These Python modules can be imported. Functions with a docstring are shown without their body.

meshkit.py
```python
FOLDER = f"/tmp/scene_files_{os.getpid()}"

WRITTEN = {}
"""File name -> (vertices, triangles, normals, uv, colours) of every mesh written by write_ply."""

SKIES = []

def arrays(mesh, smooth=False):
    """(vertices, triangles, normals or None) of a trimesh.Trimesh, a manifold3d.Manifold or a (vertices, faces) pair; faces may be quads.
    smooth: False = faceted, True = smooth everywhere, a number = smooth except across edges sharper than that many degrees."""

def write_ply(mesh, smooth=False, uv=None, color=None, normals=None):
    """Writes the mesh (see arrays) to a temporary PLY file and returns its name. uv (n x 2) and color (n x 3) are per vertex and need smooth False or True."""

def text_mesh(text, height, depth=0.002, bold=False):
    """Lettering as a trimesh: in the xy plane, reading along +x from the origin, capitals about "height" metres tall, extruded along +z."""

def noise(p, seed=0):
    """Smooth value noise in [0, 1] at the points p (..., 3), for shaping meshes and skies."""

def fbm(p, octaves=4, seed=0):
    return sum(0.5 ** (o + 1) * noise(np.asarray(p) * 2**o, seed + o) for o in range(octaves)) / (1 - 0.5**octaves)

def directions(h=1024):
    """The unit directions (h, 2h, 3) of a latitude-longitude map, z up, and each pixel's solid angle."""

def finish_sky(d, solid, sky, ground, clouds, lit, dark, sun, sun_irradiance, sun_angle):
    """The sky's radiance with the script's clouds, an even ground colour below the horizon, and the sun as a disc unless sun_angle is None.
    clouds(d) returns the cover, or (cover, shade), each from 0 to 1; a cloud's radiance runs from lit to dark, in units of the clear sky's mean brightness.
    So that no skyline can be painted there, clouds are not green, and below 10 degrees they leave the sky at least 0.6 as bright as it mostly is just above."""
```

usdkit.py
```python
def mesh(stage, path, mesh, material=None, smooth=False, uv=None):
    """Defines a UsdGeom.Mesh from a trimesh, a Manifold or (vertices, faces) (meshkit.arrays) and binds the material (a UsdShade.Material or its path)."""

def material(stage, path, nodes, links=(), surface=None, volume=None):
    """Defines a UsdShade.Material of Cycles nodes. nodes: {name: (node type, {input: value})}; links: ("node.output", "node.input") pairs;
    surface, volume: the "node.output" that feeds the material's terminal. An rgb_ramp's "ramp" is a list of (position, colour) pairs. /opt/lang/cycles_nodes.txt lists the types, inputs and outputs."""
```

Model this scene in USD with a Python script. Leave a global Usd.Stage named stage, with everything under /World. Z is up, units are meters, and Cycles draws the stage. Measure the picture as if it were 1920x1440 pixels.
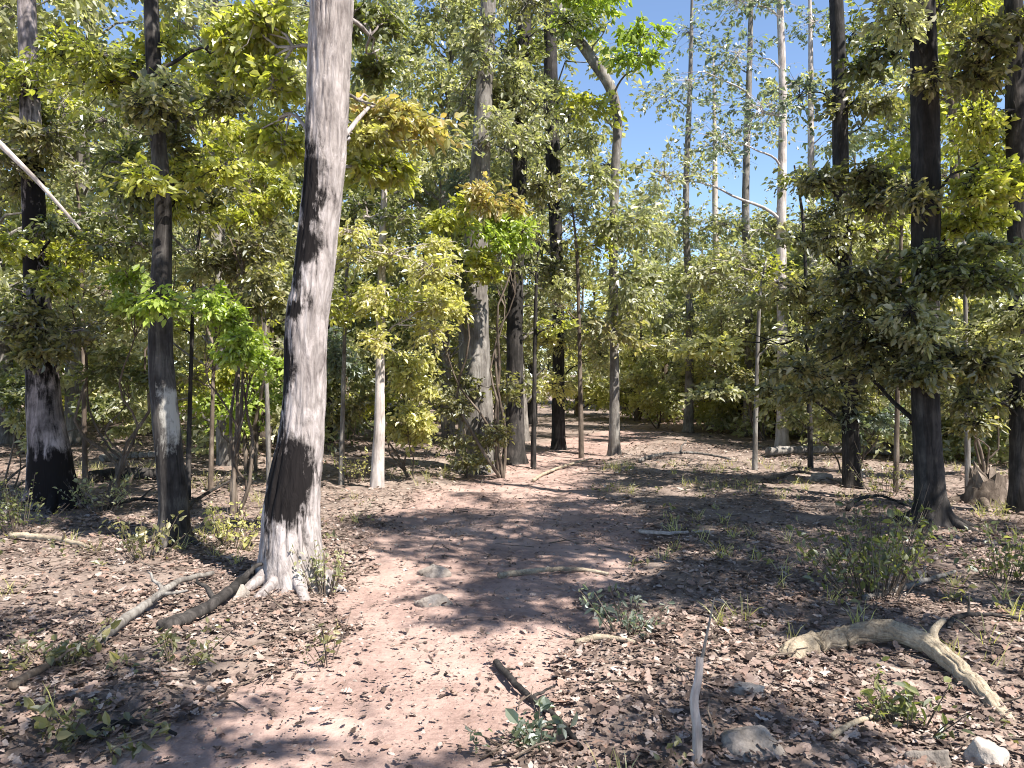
import math
import numpy as np
import trimesh
import usdkit
import meshkit
from pxr import Usd, UsdGeom, UsdLux, UsdShade, Gf, Sdf, Vt

# ------------------------------------------------------------------ camera, sky, sun, exposure
stage = Usd.Stage.CreateInMemory()
UsdGeom.SetStageUpAxis(stage, UsdGeom.Tokens.z)
UsdGeom.SetStageMetersPerUnit(stage, 1.0)
UsdGeom.Xform.Define(stage, '/World')
UsdGeom.Scope.Define(stage, '/World/Looks')

EYE = 1.6            # camera height
FPX = 1433.0         # focal length in pixels of the 1920 wide photograph
cam = UsdGeom.Camera.Define(stage, '/World/camera')
cam.CreateHorizontalApertureAttr(36.0)
cam.CreateVerticalApertureAttr(27.0)
cam.CreateFocalLengthAttr(36.0 * FPX / 1920.0)
cam.CreateClippingRangeAttr(Gf.Vec2f(0.05, 2000.0))
cam.CreateExposureAttr(1.45)
cam.AddTranslateOp().Set(Gf.Vec3d(0, 0, EYE))
cam.AddRotateXOp().Set(90.0)

SUN_EL = math.radians(54)
SUN_AZ = math.radians(130)      # atan2(x, y) of the direction towards the sun: right, a little behind the camera
SUN = np.array([math.cos(SUN_EL) * math.sin(SUN_AZ), math.cos(SUN_EL) * math.cos(SUN_AZ), math.sin(SUN_EL)])
sky = UsdLux.DomeLight.Define(stage, '/World/sky')
sky_mat = usdkit.material(stage, '/World/Looks/sky_look', {
    'sky': ('sky_texture', {'sky_type': 'single_scattering', 'sun_disc': False, 'sun_elevation': SUN_EL, 'sun_rotation': SUN_AZ,
                            'altitude': 2200.0, 'air_density': 1.0, 'aerosol_density': 0.2, 'ozone_density': 1.0}),
    'bg': ('background_shader', {'strength': 0.10})}, [('sky.color', 'bg.color')], surface='bg.background')
UsdShade.MaterialBindingAPI.Apply(sky.GetPrim()).Bind(sky_mat)
sky.GetPrim().SetCustomDataByKey('kind', 'structure')
sun = UsdLux.DistantLight.Define(stage, '/World/sun')
sun.CreateNormalizeAttr(True)
sun.CreateIntensityAttr(1.25)
sun.CreateAngleAttr(0.53)
sun.CreateColorAttr(Gf.Vec3f(1.0, 0.95, 0.88))
sun.AddRotateZOp().Set(-math.degrees(SUN_AZ))
sun.AddRotateXOp().Set(-(90 - math.degrees(SUN_EL)))
# a light shines along -z: tilt its +z axis towards the sun (about x: +z goes to +y by a negative turn), then turn it about z

# ------------------------------------------------------------------ small helpers
used = {}


def numbered(path):
    n = used.get(path, -1) + 1
    used[path] = n
    return path if n == 0 else f'{path}_{n:03d}'


def data(prim, **kw):
    for k, v in kw.items():
        if v:
            prim.SetCustomDataByKey(k, v)
    return prim


def thing(name, label, category, group=None, loc=(0, 0, 0), rot=0.0, scale=1.0):
    x = UsdGeom.Xform.Define(stage, numbered('/World/' + name))
    x.AddTranslateOp().Set(Gf.Vec3d(*map(float, loc)))
    if rot:
        x.AddRotateZOp().Set(float(rot))
    if scale != 1.0:
        x.AddScaleOp().Set(Gf.Vec3f(scale, scale, scale))
    return data(x.GetPrim(), label=label, category=category, group=group)


def put(name, mesh, mat, parent=None, smooth=False, tone=None, **kw):
    root = str(parent.GetPath()) if parent is not None else '/World'
    m = usdkit.mesh(stage, numbered(root + '/' + name), mesh, mat, smooth=smooth)
    if tone is not None:
        UsdGeom.PrimvarsAPI(m).CreatePrimvar('tone', Sdf.ValueTypeNames.FloatArray, 'vertex').Set(Vt.FloatArray.FromNumpy(np.concatenate(tone).astype(np.float32)))
    return data(m.GetPrim(), **kw)


class MB:
    """Collects vertices and triangles of one mesh."""
    def __init__(self):
        self.v, self.f, self.t, self.n = [], [], [], 0

    def add(self, v, f, t=None):
        self.t.append(np.zeros(len(v)) if t is None else t); self.v.append(np.asarray(v, float)); self.f.append(np.asarray(f, int) + self.n); self.n += len(v)
        return self

    def get(self, off=(0, 0, 0)):
        return np.vstack(self.v) - np.asarray(off, float), np.vstack(self.f)

    def __bool__(self):
        return self.n > 0


def at(px, py, D):
    """The point at depth D that the photograph shows at pixel (px, py)."""
    return np.array([(px - 960) / FPX * D, D, EYE - (py - 720) / FPX * D])


def frames(P):
    """Tangents and two normals along a polyline."""
    T = np.gradient(P, axis=0)
    T /= np.linalg.norm(T, axis=1, keepdims=True) + 1e-12
    ref = np.array([1.0, 0.13, 0]) if abs(T[0][0]) < 0.8 else np.array([0, 0.1, 1.0])
    N = ref - T * (T @ ref)[:, None]
    N /= np.linalg.norm(N, axis=1, keepdims=True) + 1e-12
    return T, N, np.cross(T, N)


def smooth_path(P, n):
    """A Catmull-Rom-like resampling of the rows of P (any columns) into n rows."""
    from scipy.interpolate import PchipInterpolator
    P = np.asarray(P, float)
    s = np.concatenate([[0], np.cumsum(np.linalg.norm(np.diff(P[:, :3], axis=0), axis=1))])
    return PchipInterpolator(s, P)(np.linspace(0, s[-1], n))


def tube(P, R, seg=8, bark=0.0, seed=0, flare=0.0, caps=True, scale=(9.0, 1.6)):
    """A tapering closed tube along P; bark raises ridges that run along it; flare spreads buttress roots at its first metre."""
    P, R = np.asarray(P, float), np.asarray(R, float)
    T, N, B = frames(P)
    a = np.linspace(0, 2 * np.pi, seg, endpoint=False)
    ca, sa = np.cos(a), np.sin(a)
    r = np.repeat(R[:, None], seg, 1)
    s = np.concatenate([[0], np.cumsum(np.linalg.norm(np.diff(P, axis=0), axis=1))])
    if bark or flare:
        g = np.stack([np.broadcast_to(ca * scale[0] * 0.35, r.shape), np.broadcast_to(sa * scale[0] * 0.35, r.shape), np.broadcast_to((s * scale[1])[:, None], r.shape)], -1)
        big = meshkit.fbm(g * 0.45 + seed * 3.1, 3, seed) - 0.5
        rid = 1 - np.abs(meshkit.fbm(g * np.array([1.6, 1.6, 1.4]) + seed, 3, seed + 5) - 0.5) * 4
        fine = meshkit.fbm(g * np.array([4.5, 4.5, 3.2]) + seed * 1.7, 3, seed + 9) - .5 if seg > 30 else 0
        r = r * (1 + 0.34 * bark * 3 * big + bark * np.clip(rid, -0.6, 1) + bark * .9 * fine)
        if flare:
            lob = 0.55 + 0.45 * np.cos(a * 4 + seed) + 0.25 * np.cos(a * 3 + 2 * seed)
            r = r * (1 + flare * np.exp(-s / 0.16)[:, None] * np.clip(lob, 0.1, 1.2)[None])
    V = P[:, None] + r[..., None] * (N[:, None] * ca[None, :, None] + B[:, None] * sa[None, :, None])
    n = len(P)
    i, j = np.meshgrid(np.arange(n - 1), np.arange(seg), indexing='ij')
    j2 = (j + 1) % seg
    q = np.stack([i * seg + j, i * seg + j2, (i + 1) * seg + j2, (i + 1) * seg + j], -1).reshape(-1, 4)
    F = np.vstack([q[:, [0, 1, 2]], q[:, [0, 2, 3]]])
    V = V.reshape(-1, 3)
    if caps:
        V = np.vstack([V, P[0], P[-1]])
        k = np.arange(seg); k2 = (k + 1) % seg
        F = np.vstack([F, np.stack([np.full(seg, n * seg), k2, k], 1), np.stack([np.full(seg, n * seg + 1), (n - 1) * seg + k, (n - 1) * seg + k2], 1)])
    return V, F


def unit(v):
    return v / (np.linalg.norm(v, axis=-1, keepdims=True) + 1e-12)


def leaf_mesh(C, A, size, rng, up=0.8, detail=True, base=None, N0=None):
    """Leaves at the points C that point along A: each a folded, drooping blade of its own."""
    n = len(C)
    L = size * 1.12 * (0.45 + 1.05 * rng.uniform(0, 1, n) ** 1.3)[:, None]
    W = L * rng.uniform(0.45, 0.68, n)[:, None]
    if N0 is None:
        N = unit(rng.normal(size=(n, 3)) + np.array([0, 0, up * 1.6]))
        A = unit(A + 0.55 * rng.normal(size=(n, 3)))
    else:
        N = unit(N0 + .5 * rng.normal(size=(n, 3)))
        A = unit(A + .3 * rng.normal(size=(n, 3)))
    S = unit(np.cross(N, A)); N = np.cross(A, S)
    fold = W * rng.uniform(0.05, 0.35, n)[:, None]; droop = L * rng.uniform(0.0, 0.3, n)[:, None]
    if detail:
        v = np.stack([C, C + A * L * .3 + S * W * .42 + N * fold, C + A * L * .68 + S * W * .38 + N * (fold * .8 - droop * .4), C + A * L - N * droop,
                      C + A * L * .68 - S * W * .38 + N * (fold * .8 - droop * .4), C + A * L * .3 - S * W * .42 + N * fold], 1)
        f = np.array([[0, 1, 2], [0, 2, 3], [0, 3, 4], [0, 4, 5]])
        k = 6
    else:
        v = np.stack([C, C + A * L * .5 + S * W * .5 + N * fold, C + A * L - N * droop, C + A * L * .5 - S * W * .5 + N * fold], 1)
        f = np.array([[0, 1, 2], [0, 2, 3]])
        k = 4
    base = rng.uniform() if base is None else base
    tone = np.clip(rng.uniform(0, 1, n) * .72 + base * .28, 0, 1)
    return v.reshape(-1, 3), (f[None] + np.arange(n)[:, None, None] * k).reshape(-1, 3), np.repeat(tone, k)


def clump(leaves, twigs, c, r, n, size, rng, detail=True, twig_r=0.005):
    """A leafy spray: twigs that fan out of c through the ellipsoid r, each carrying leaves along its outer part."""
    c, r = np.asarray(c, float), np.asarray(r, float) * np.ones(3)
    per = 12
    m = max(4, int(n / per))
    d = unit(rng.normal(size=(m, 3)) * np.array([1, 1, .75]))
    reach = rng.uniform(0.25, 1.0, m) ** 0.7 * np.where(rng.uniform(size=m) < .25, rng.uniform(1.0, 1.7, m), 1.0)
    end = c + d * r * reach[:, None]
    end[:, 2] -= 0.12 * np.linalg.norm((end - c)[:, :2], axis=1)
    start = c + (end - c) * rng.uniform(0.05, 0.5, m)[:, None] + rng.normal(size=(m, 3)) * r * 0.12
    t = rng.uniform(0.15, 1.08, (m, per))
    ax = unit(end - start)
    pts = start[:, None] + (end - start)[:, None] * t[..., None] + rng.normal(size=(m, per, 3)) * size * 0.40
    pts[..., 2] -= (t ** 2) * 0.10 * np.linalg.norm(end - start, axis=1)[:, None]
    N0 = unit(np.array([0, 0, 1.0]) + .55 * rng.normal(size=(m, 3)))
    side = unit(np.cross(ax, N0))
    flip = np.where(np.arange(per) % 2 == 0, 1.0, -1.0)
    A = ax[:, None] * .65 + side[:, None] * flip[None, :, None] * .75 + np.array([0, 0, -.28])
    leaves.add(*leaf_mesh(pts.reshape(-1, 3), unit(A).reshape(-1, 3), size, rng, detail=detail, N0=np.repeat(N0, per, 0)))
    if twigs is not None:
        for k in range(0, m, 2 if m > 40 else 1):
            mid = (start[k] + end[k]) / 2 + rng.normal(size=3) * 0.04
            P = np.array([c, start[k], mid, end[k]])
            twigs.add(*tube(P, np.array([1.3, 1, .8, .4]) * twig_r, 3, caps=False))


# ------------------------------------------------------------------ materials
Looks = '/World/Looks/'


def leaf_look(name, ramp, trans, mix=0.48, rough=0.5):
    nodes = {
        'tone': ('attribute', {'attribute': 'tone'}),
        'col': ('rgb_ramp', {'ramp': [(p, c) for p, c in ramp]}),
        'p': ('diffuse_bsdf', {}),
        'gl': ('glossy_bsdf', {'roughness': .45, 'color': (.9, .95, 1.0)}),
        'tc': ('mix_color', {'blend_type': 'multiply', 'fac': 1.0, 'b': trans, 'use_clamp': False}),
        't': ('translucent_bsdf', {}),
        'm': ('mix_closure', {'fac': mix}),
        'm2': ('mix_closure', {'fac': .07})}
    links = [('tone.fac', 'col.fac'), ('col.color', 'p.color'), ('col.color', 'tc.a'), ('tc.result', 't.color'), ('p.BSDF', 'm.closure1'), ('t.BSDF', 'm.closure2'), ('m.closure', 'm2.closure1'), ('gl.BSDF', 'm2.closure2')]
    return usdkit.material(stage, Looks + name, nodes, links, surface='m2.closure')


def bark_look(name, dark, mid, pale, scale=14.0, stretch=0.16, bump=0.7, extra=None, furrow=0.55):
    nodes = {
        'geo': ('geometry', {}),
        'map': ('mapping', {'mapping_type': 'point', 'scale': (1, 1, stretch)}),
        'n1': ('noise_texture', {'scale': scale, 'detail': 8.0, 'roughness': 0.7, 'distortion': 0.9}),
        'n2': ('noise_texture', {'scale': 2.6, 'detail': 6.0, 'roughness': 0.65}),
        'n3': ('noise_texture', {'type': 'ridged_multifractal', 'scale': scale * .9, 'detail': 4.0, 'roughness': 0.6, 'distortion': 0.5}),
        'ramp': ('rgb_ramp', {'ramp': [(0.28, dark), (0.5, mid), (0.70, pale)]}),
        'lift': ('math', {'math_type': 'multiply_add', 'value2': 0.8, 'value3': -0.40}),
        'sum': ('math', {'math_type': 'add', 'use_clamp': True}),
        'vr': ('map_range', {'from_min': 0.35, 'from_max': 0.75, 'to_min': 1.0, 'to_max': furrow, 'clamp': True}),
        'crack': ('hsv', {'hue': 0.5, 'saturation': 1.0, 'fac': 1.0}),
        'hsum': ('math', {'math_type': 'multiply'}),
        'b': ('bump', {'strength': bump, 'distance': 0.02}),
        'p': ('principled_bsdf', {'roughness': 0.9, 'specular_ior_level': 0.15})}
    links = [('geo.position', 'map.vector'), ('map.vector', 'n1.vector'), ('map.vector', 'n3.vector'), ('geo.position', 'n2.vector'), ('n2.fac', 'lift.value1'),
             ('n1.fac', 'sum.value1'), ('lift.value', 'sum.value2'), ('sum.value', 'ramp.fac'), ('n3.fac', 'vr.value'), ('vr.result', 'crack.value'), ('ramp.color', 'crack.color'),
             ('n1.fac', 'hsum.value1'), ('vr.result', 'hsum.value2'), ('hsum.value', 'b.height'), ('b.normal', 'p.normal')]
    out = 'crack.color'
    if extra:   # charred scars, a pale bark patch, painted shade and painted sunlit foliage: (centre, radius, height stretch) blots with ragged edges that replace the colour
        for k, (c, rad, st, *ink) in enumerate(extra):
            nodes |= {f'o{k}': ('vector_math', {'vector_math_type': 'subtract', 'math_type': 'subtract', 'vector2': tuple(c)}),
                      f's{k}': ('vector_math', {'math_type': 'multiply', 'vector2': (1, 1, 1 / st)}),
                      f'l{k}': ('vector_math', {'math_type': 'length'}),
                      f'w{k}': ('math', {'math_type': 'multiply_add', 'value2': rad * 3.4, 'value3': -rad * 3.0}),
                      f'a{k}': ('math', {'math_type': 'add'}),
                      f'e{k}': ('math', {'math_type': 'multiply_add', 'value2': rad * 2.6}),
                      f'm{k}': ('map_range', {'from_min': rad * 0.75, 'from_max': rad * 1.3, 'to_min': 1.0, 'to_max': 0.0, 'clamp': True}),
                      f'x{k}': ('mix_color', {'blend_type': 'mix', 'b': ink[0] if ink else (0.012, 0.010, 0.010)})}
            nodes[f'o{k}'][1].pop('vector_math_type')
            links += [('geo.position', f'o{k}.vector1'), (f'o{k}.vector', f's{k}.vector1'), (f's{k}.vector', f'l{k}.vector1'), ('n2.fac', f'w{k}.value1'),
                      (f'l{k}.value', f'a{k}.value1'), (f'w{k}.value', f'a{k}.value2'), ('n1.fac', f'e{k}.value1'), (f'a{k}.value', f'e{k}.value3'), (f'e{k}.value', f'm{k}.value'), (f'm{k}.result', f'x{k}.fac'), (out, f'x{k}.a')]
            out = f'x{k}.result'
    links.append((out, 'p.base_color'))
    return usdkit.material(stage, Looks + name, nodes, links, surface='p.BSDF')


LEAF = {
    'sunny': leaf_look('sunny_leaves', [(0, (0.138, 0.150, 0.028)), (.4, (0.282, 0.294, 0.048)), (.75, (0.438, 0.426, 0.078)), (1, (0.558, 0.486, 0.150))], (1.65, 1.78, .85)),
    'lime': leaf_look('lime_leaves', [(0, (0.174, 0.222, 0.036)), (.5, (0.270, 0.342, 0.048)), (1, (0.414, 0.462, 0.102))], (1.65, 1.78, .85)),
    'green': leaf_look('green_leaves', [(0, (0.060, 0.072, 0.028)), (.5, (0.126, 0.138, 0.042)), (.85, (0.222, 0.228, 0.078)), (1, (0.342, 0.318, 0.150))], (1.65, 1.78, .85)),
    'olive': leaf_look('olive_leaves', [(0, (0.072, 0.074, 0.032)), (.4, (0.144, 0.138, 0.054)), (.75, (0.258, 0.234, 0.102)), (1, (0.414, 0.342, 0.186))], (1.65, 1.78, .85)),
    'amber': leaf_look('turning_leaves', [(0, (.24, .24, .07)), (.45, (.38, .35, .12)), (.8, (.46, .36, .14)), (1, (.40, .24, .10))], (1.5, 1.5, .8)),
    'pale': leaf_look('pale_leaves', [(0, (0.138, 0.144, 0.078)), (.45, (0.270, 0.270, 0.144)), (.8, (0.426, 0.402, 0.246)), (1, (0.558, 0.522, 0.390))], (1.65, 1.78, .85)),
    'straw': leaf_look('straw_leaves', [(0, (0.258, 0.246, 0.090)), (.5, (0.426, 0.402, 0.150)), (1, (0.606, 0.534, 0.246))], (1.65, 1.78, .85)),
    'blue': leaf_look('bluish_leaves', [(0, (0.078, 0.102, 0.078)), (.5, (0.150, 0.180, 0.138)), (1, (0.294, 0.306, 0.246))], (1.65, 1.78, .85)),
}
BARK = {
    'grey': bark_look('grey_bark', (.06, .052, .047), (.15, .135, .12), (.28, .26, .235)),
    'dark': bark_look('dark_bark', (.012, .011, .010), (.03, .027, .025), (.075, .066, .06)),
    'pale': bark_look('pale_bark', (.20, .175, .155), (.38, .33, .30), (.55, .49, .45)),
    'brown': bark_look('brown_bark', (.05, .037, .028), (.11, .085, .066), (.21, .17, .135)),
    'wood': bark_look('weathered_wood', (.16, .125, .09), (.31, .255, .185), (.46, .39, .29), scale=34, stretch=.8, bump=.7),
    'char': bark_look('charred_wood', (.006, .005, .005), (.014, .012, .012), (.04, .034, .033)),
}


# ------------------------------------------------------------------ ground and path
def path_middle(y):
    """The path's middle line x and half width at depth y."""
    ys = [-6, 0, 3, 4.2, 5.5, 7, 9, 11, 13, 16, 20, 26, 34, 44, 60]
    xs = [-1.2, -1.0, -.78, -.58, -.35, -.10, .05, .1, .2, .75, 2.1, 4.8, 8.2, 11, 14]
    ws = [.8, .8, .76, .75, .9, 1.25, 1.5, 1.35, 1.1, 1.0, 1.1, 1.1, 1.1, 1.1, 1.0]
    return np.interp(y, ys, xs), np.interp(y, ys, ws)


def trail_at(x, y):
    x, y = np.broadcast_arrays(np.asarray(x, float), np.asarray(y, float))
    m, w = path_middle(y)
    p = np.stack([x * 1.6, y * 1.6, np.zeros_like(x)], -1)
    return (np.abs(x - m) - w) / 0.28 + (meshkit.fbm(p, 3, 4) - .5) * 3.2      # below 0: on the path


def ground_z(x, y):
    x, y = np.broadcast_arrays(np.asarray(x, float), np.asarray(y, float))
    p = np.stack([x, y, np.zeros_like(x)], -1)
    near = np.exp(-((x ** 2 + (y - 6) ** 2) / 18 ** 2))
    z = (meshkit.fbm(p * 0.16 + 7.3, 3, 11) - .5) * 0.5 * (1 - .65 * near)
    z = z + (meshkit.fbm(p * 1.1, 3, 12) - .5) * 0.10 + (meshkit.fbm(p * 4.3, 2, 13) - .5) * 0.045 * near
    z = z - 0.06 * np.exp(-np.clip(trail_at(x, y), -2, None).clip(0) ** 2 / 2.0) * near
    z = z + 0.02 * np.clip(np.hypot(x, y) - 30, 0, None) * (np.hypot(x, y) < 5000)
    for mx, my, mh, mr in ((-1.69, 5.9, .07, .45), (-3.28, 7.4, .05, .4), (4.67, 8.5, .07, .5), (-5.73, 9.6, .08, .6)):
        z = z + mh * np.exp(-((x - mx) ** 2 + (y - my) ** 2) / mr ** 2)
    return z - ZERO


ZERO = 0.0
ZERO = float(ground_z(np.linspace(-3, 3, 30)[None], np.linspace(3, 12, 30)[:, None]).mean())


def axis_points(lo, hi, step, far):
    mid = np.arange(lo, hi + step / 2, step)
    out, d, x = [], step, hi
    while x < far:
        d *= 1.13; x += d; out.append(x)
    out2, d, x = [], step, lo
    while x > -far:
        d *= 1.13; x -= d; out2.append(x)
    return np.concatenate([out2[::-1], mid, out])


gx, gy = axis_points(-6.5, 6.5, 0.06, 260), axis_points(2.0, 15, 0.06, 260)
GX, GY = np.meshgrid(gx, gy, indexing='ij')
GZ = ground_z(GX, GY)
TR = trail_at(GX, GY)
V = np.stack([GX, GY, GZ], -1).reshape(-1, 3)
ny = len(gy)
i, j = np.meshgrid(np.arange(len(gx) - 1), np.arange(ny - 1), indexing='ij')
Q = np.stack([i * ny + j, (i + 1) * ny + j, (i + 1) * ny + j + 1, i * ny + j + 1], -1).reshape(-1, 4)
on_path = (TR.reshape(-1)[Q].mean(1) < 0) & (V[Q][:, :, 1].mean(1) < 50) & (V[Q][:, :, 1].mean(1) > -5)
vn = None


def sub_sheet(sel):
    q = Q[sel]
    idx, inv = np.unique(q, return_inverse=True)
    q = inv.reshape(-1, 4)
    return V[idx], np.vstack([q[:, [0, 1, 2]], q[:, [0, 2, 3]]]), idx


soil_nodes = {
    'geo': ('geometry', {}),
    'tr': ('attribute', {'attribute': 'trail'}),
    'n1': ('noise_texture', {'scale': 3.1, 'detail': 6.0, 'roughness': 0.65}),
    'n2': ('noise_texture', {'scale': 26.0, 'detail': 5.0, 'roughness': 0.7}),
    'n3': ('noise_texture', {'scale': 130.0, 'detail': 2.0}),
    'vor': ('voronoi_texture', {'scale': 34.0, 'detail': 1.0}),
    'vs': ('separate_color', {'color_type': 'rgb'}),
    'n0': ('noise_texture', {'scale': .8, 'detail': 3.0}),
    'mx0': ('math', {'math_type': 'multiply_add', 'value2': .5, 'value3': -.25}),
    'mx': ('math', {'math_type': 'multiply_add', 'value2': 0.55, 'value3': 0.0}),
    'mx2': ('math', {'math_type': 'multiply_add', 'value2': 0.45}),
    'path': ('rgb_ramp', {'ramp': [(.2, (.10, .067, .054)), (.40, (.245, .168, .142)), (.58, (.36, .255, .216)), (.85, (.47, .365, .32))]}),
    'wood': ('rgb_ramp', {'ramp': [(.2, (.06, .045, .038)), (.42, (.16, .122, .102)), (.6, (.26, .204, .17)), (.85, (.38, .31, .265))]}),
    'mm': ('map_range', {'from_min': -0.6, 'from_max': 1.2, 'to_min': 0.0, 'to_max': 1.0, 'clamp': True}),
    'mix': ('mix_color', {'blend_type': 'mix'}),
    'b': ('bump', {'strength': 0.7, 'distance': 0.02}),
    'p': ('principled_bsdf', {'roughness': 0.95, 'specular_ior_level': 0.1})}
soil_links = [('geo.position', 'n0.vector'), ('n0.fac', 'mx0.value1'), ('mx0.value', 'mx.value3'), ('geo.position', 'n1.vector'), ('geo.position', 'n2.vector'), ('geo.position', 'n3.vector'), ('geo.position', 'vor.vector'), ('vor.color', 'vs.color'), ('n1.fac', 'mx.value1'),
              ('n2.fac', 'mx2.value1'), ('mx.value', 'mx2.value3'), ('mx2.value', 'path.fac'), ('mx2.value', 'wood.fac'), ('tr.fac', 'mm.value'), ('mm.result', 'mix.fac'),
              ('path.color', 'mix.a'), ('wood.color', 'mix.b'), ('n2.fac', 'b.height'), ('b.normal', 'p.normal'), ('mix.result', 'p.base_color')]
soil = usdkit.material(stage, Looks + 'soil', soil_nodes, soil_links, surface='p.BSDF')
for name, sel in (('ground', ~on_path), ('path', on_path)):
    v, f, idx = sub_sheet(sel)
    m = usdkit.mesh(stage, '/World/' + name, (v, f), soil, smooth=True)
    UsdGeom.PrimvarsAPI(m).CreatePrimvar('trail', Sdf.ValueTypeNames.FloatArray, 'vertex').Set(Vt.FloatArray.FromNumpy(np.clip(TR.reshape(-1)[idx], -3, 3).astype(np.float32)))
    data(m.GetPrim(), kind='structure', label='leaf-strewn woodland floor on both sides of the path' if name == 'ground' else 'pinkish bare earth footpath winding between the trees')


# ------------------------------------------------------------------ trees
DENSE = 2.3         # leaves per spray, as a factor


def limb_path(a, b, rng, sag=0.12, n=6):
    t = np.linspace(0, 1, n)[:, None]
    L = np.linalg.norm(b - a)
    P = a + (b - a) * t + np.array([0, 0, 1]) * (np.sin(np.pi * t) * L * sag)
    P[1:-1] += rng.normal(size=(n - 2, 3)) * L * 0.035
    return P


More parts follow.
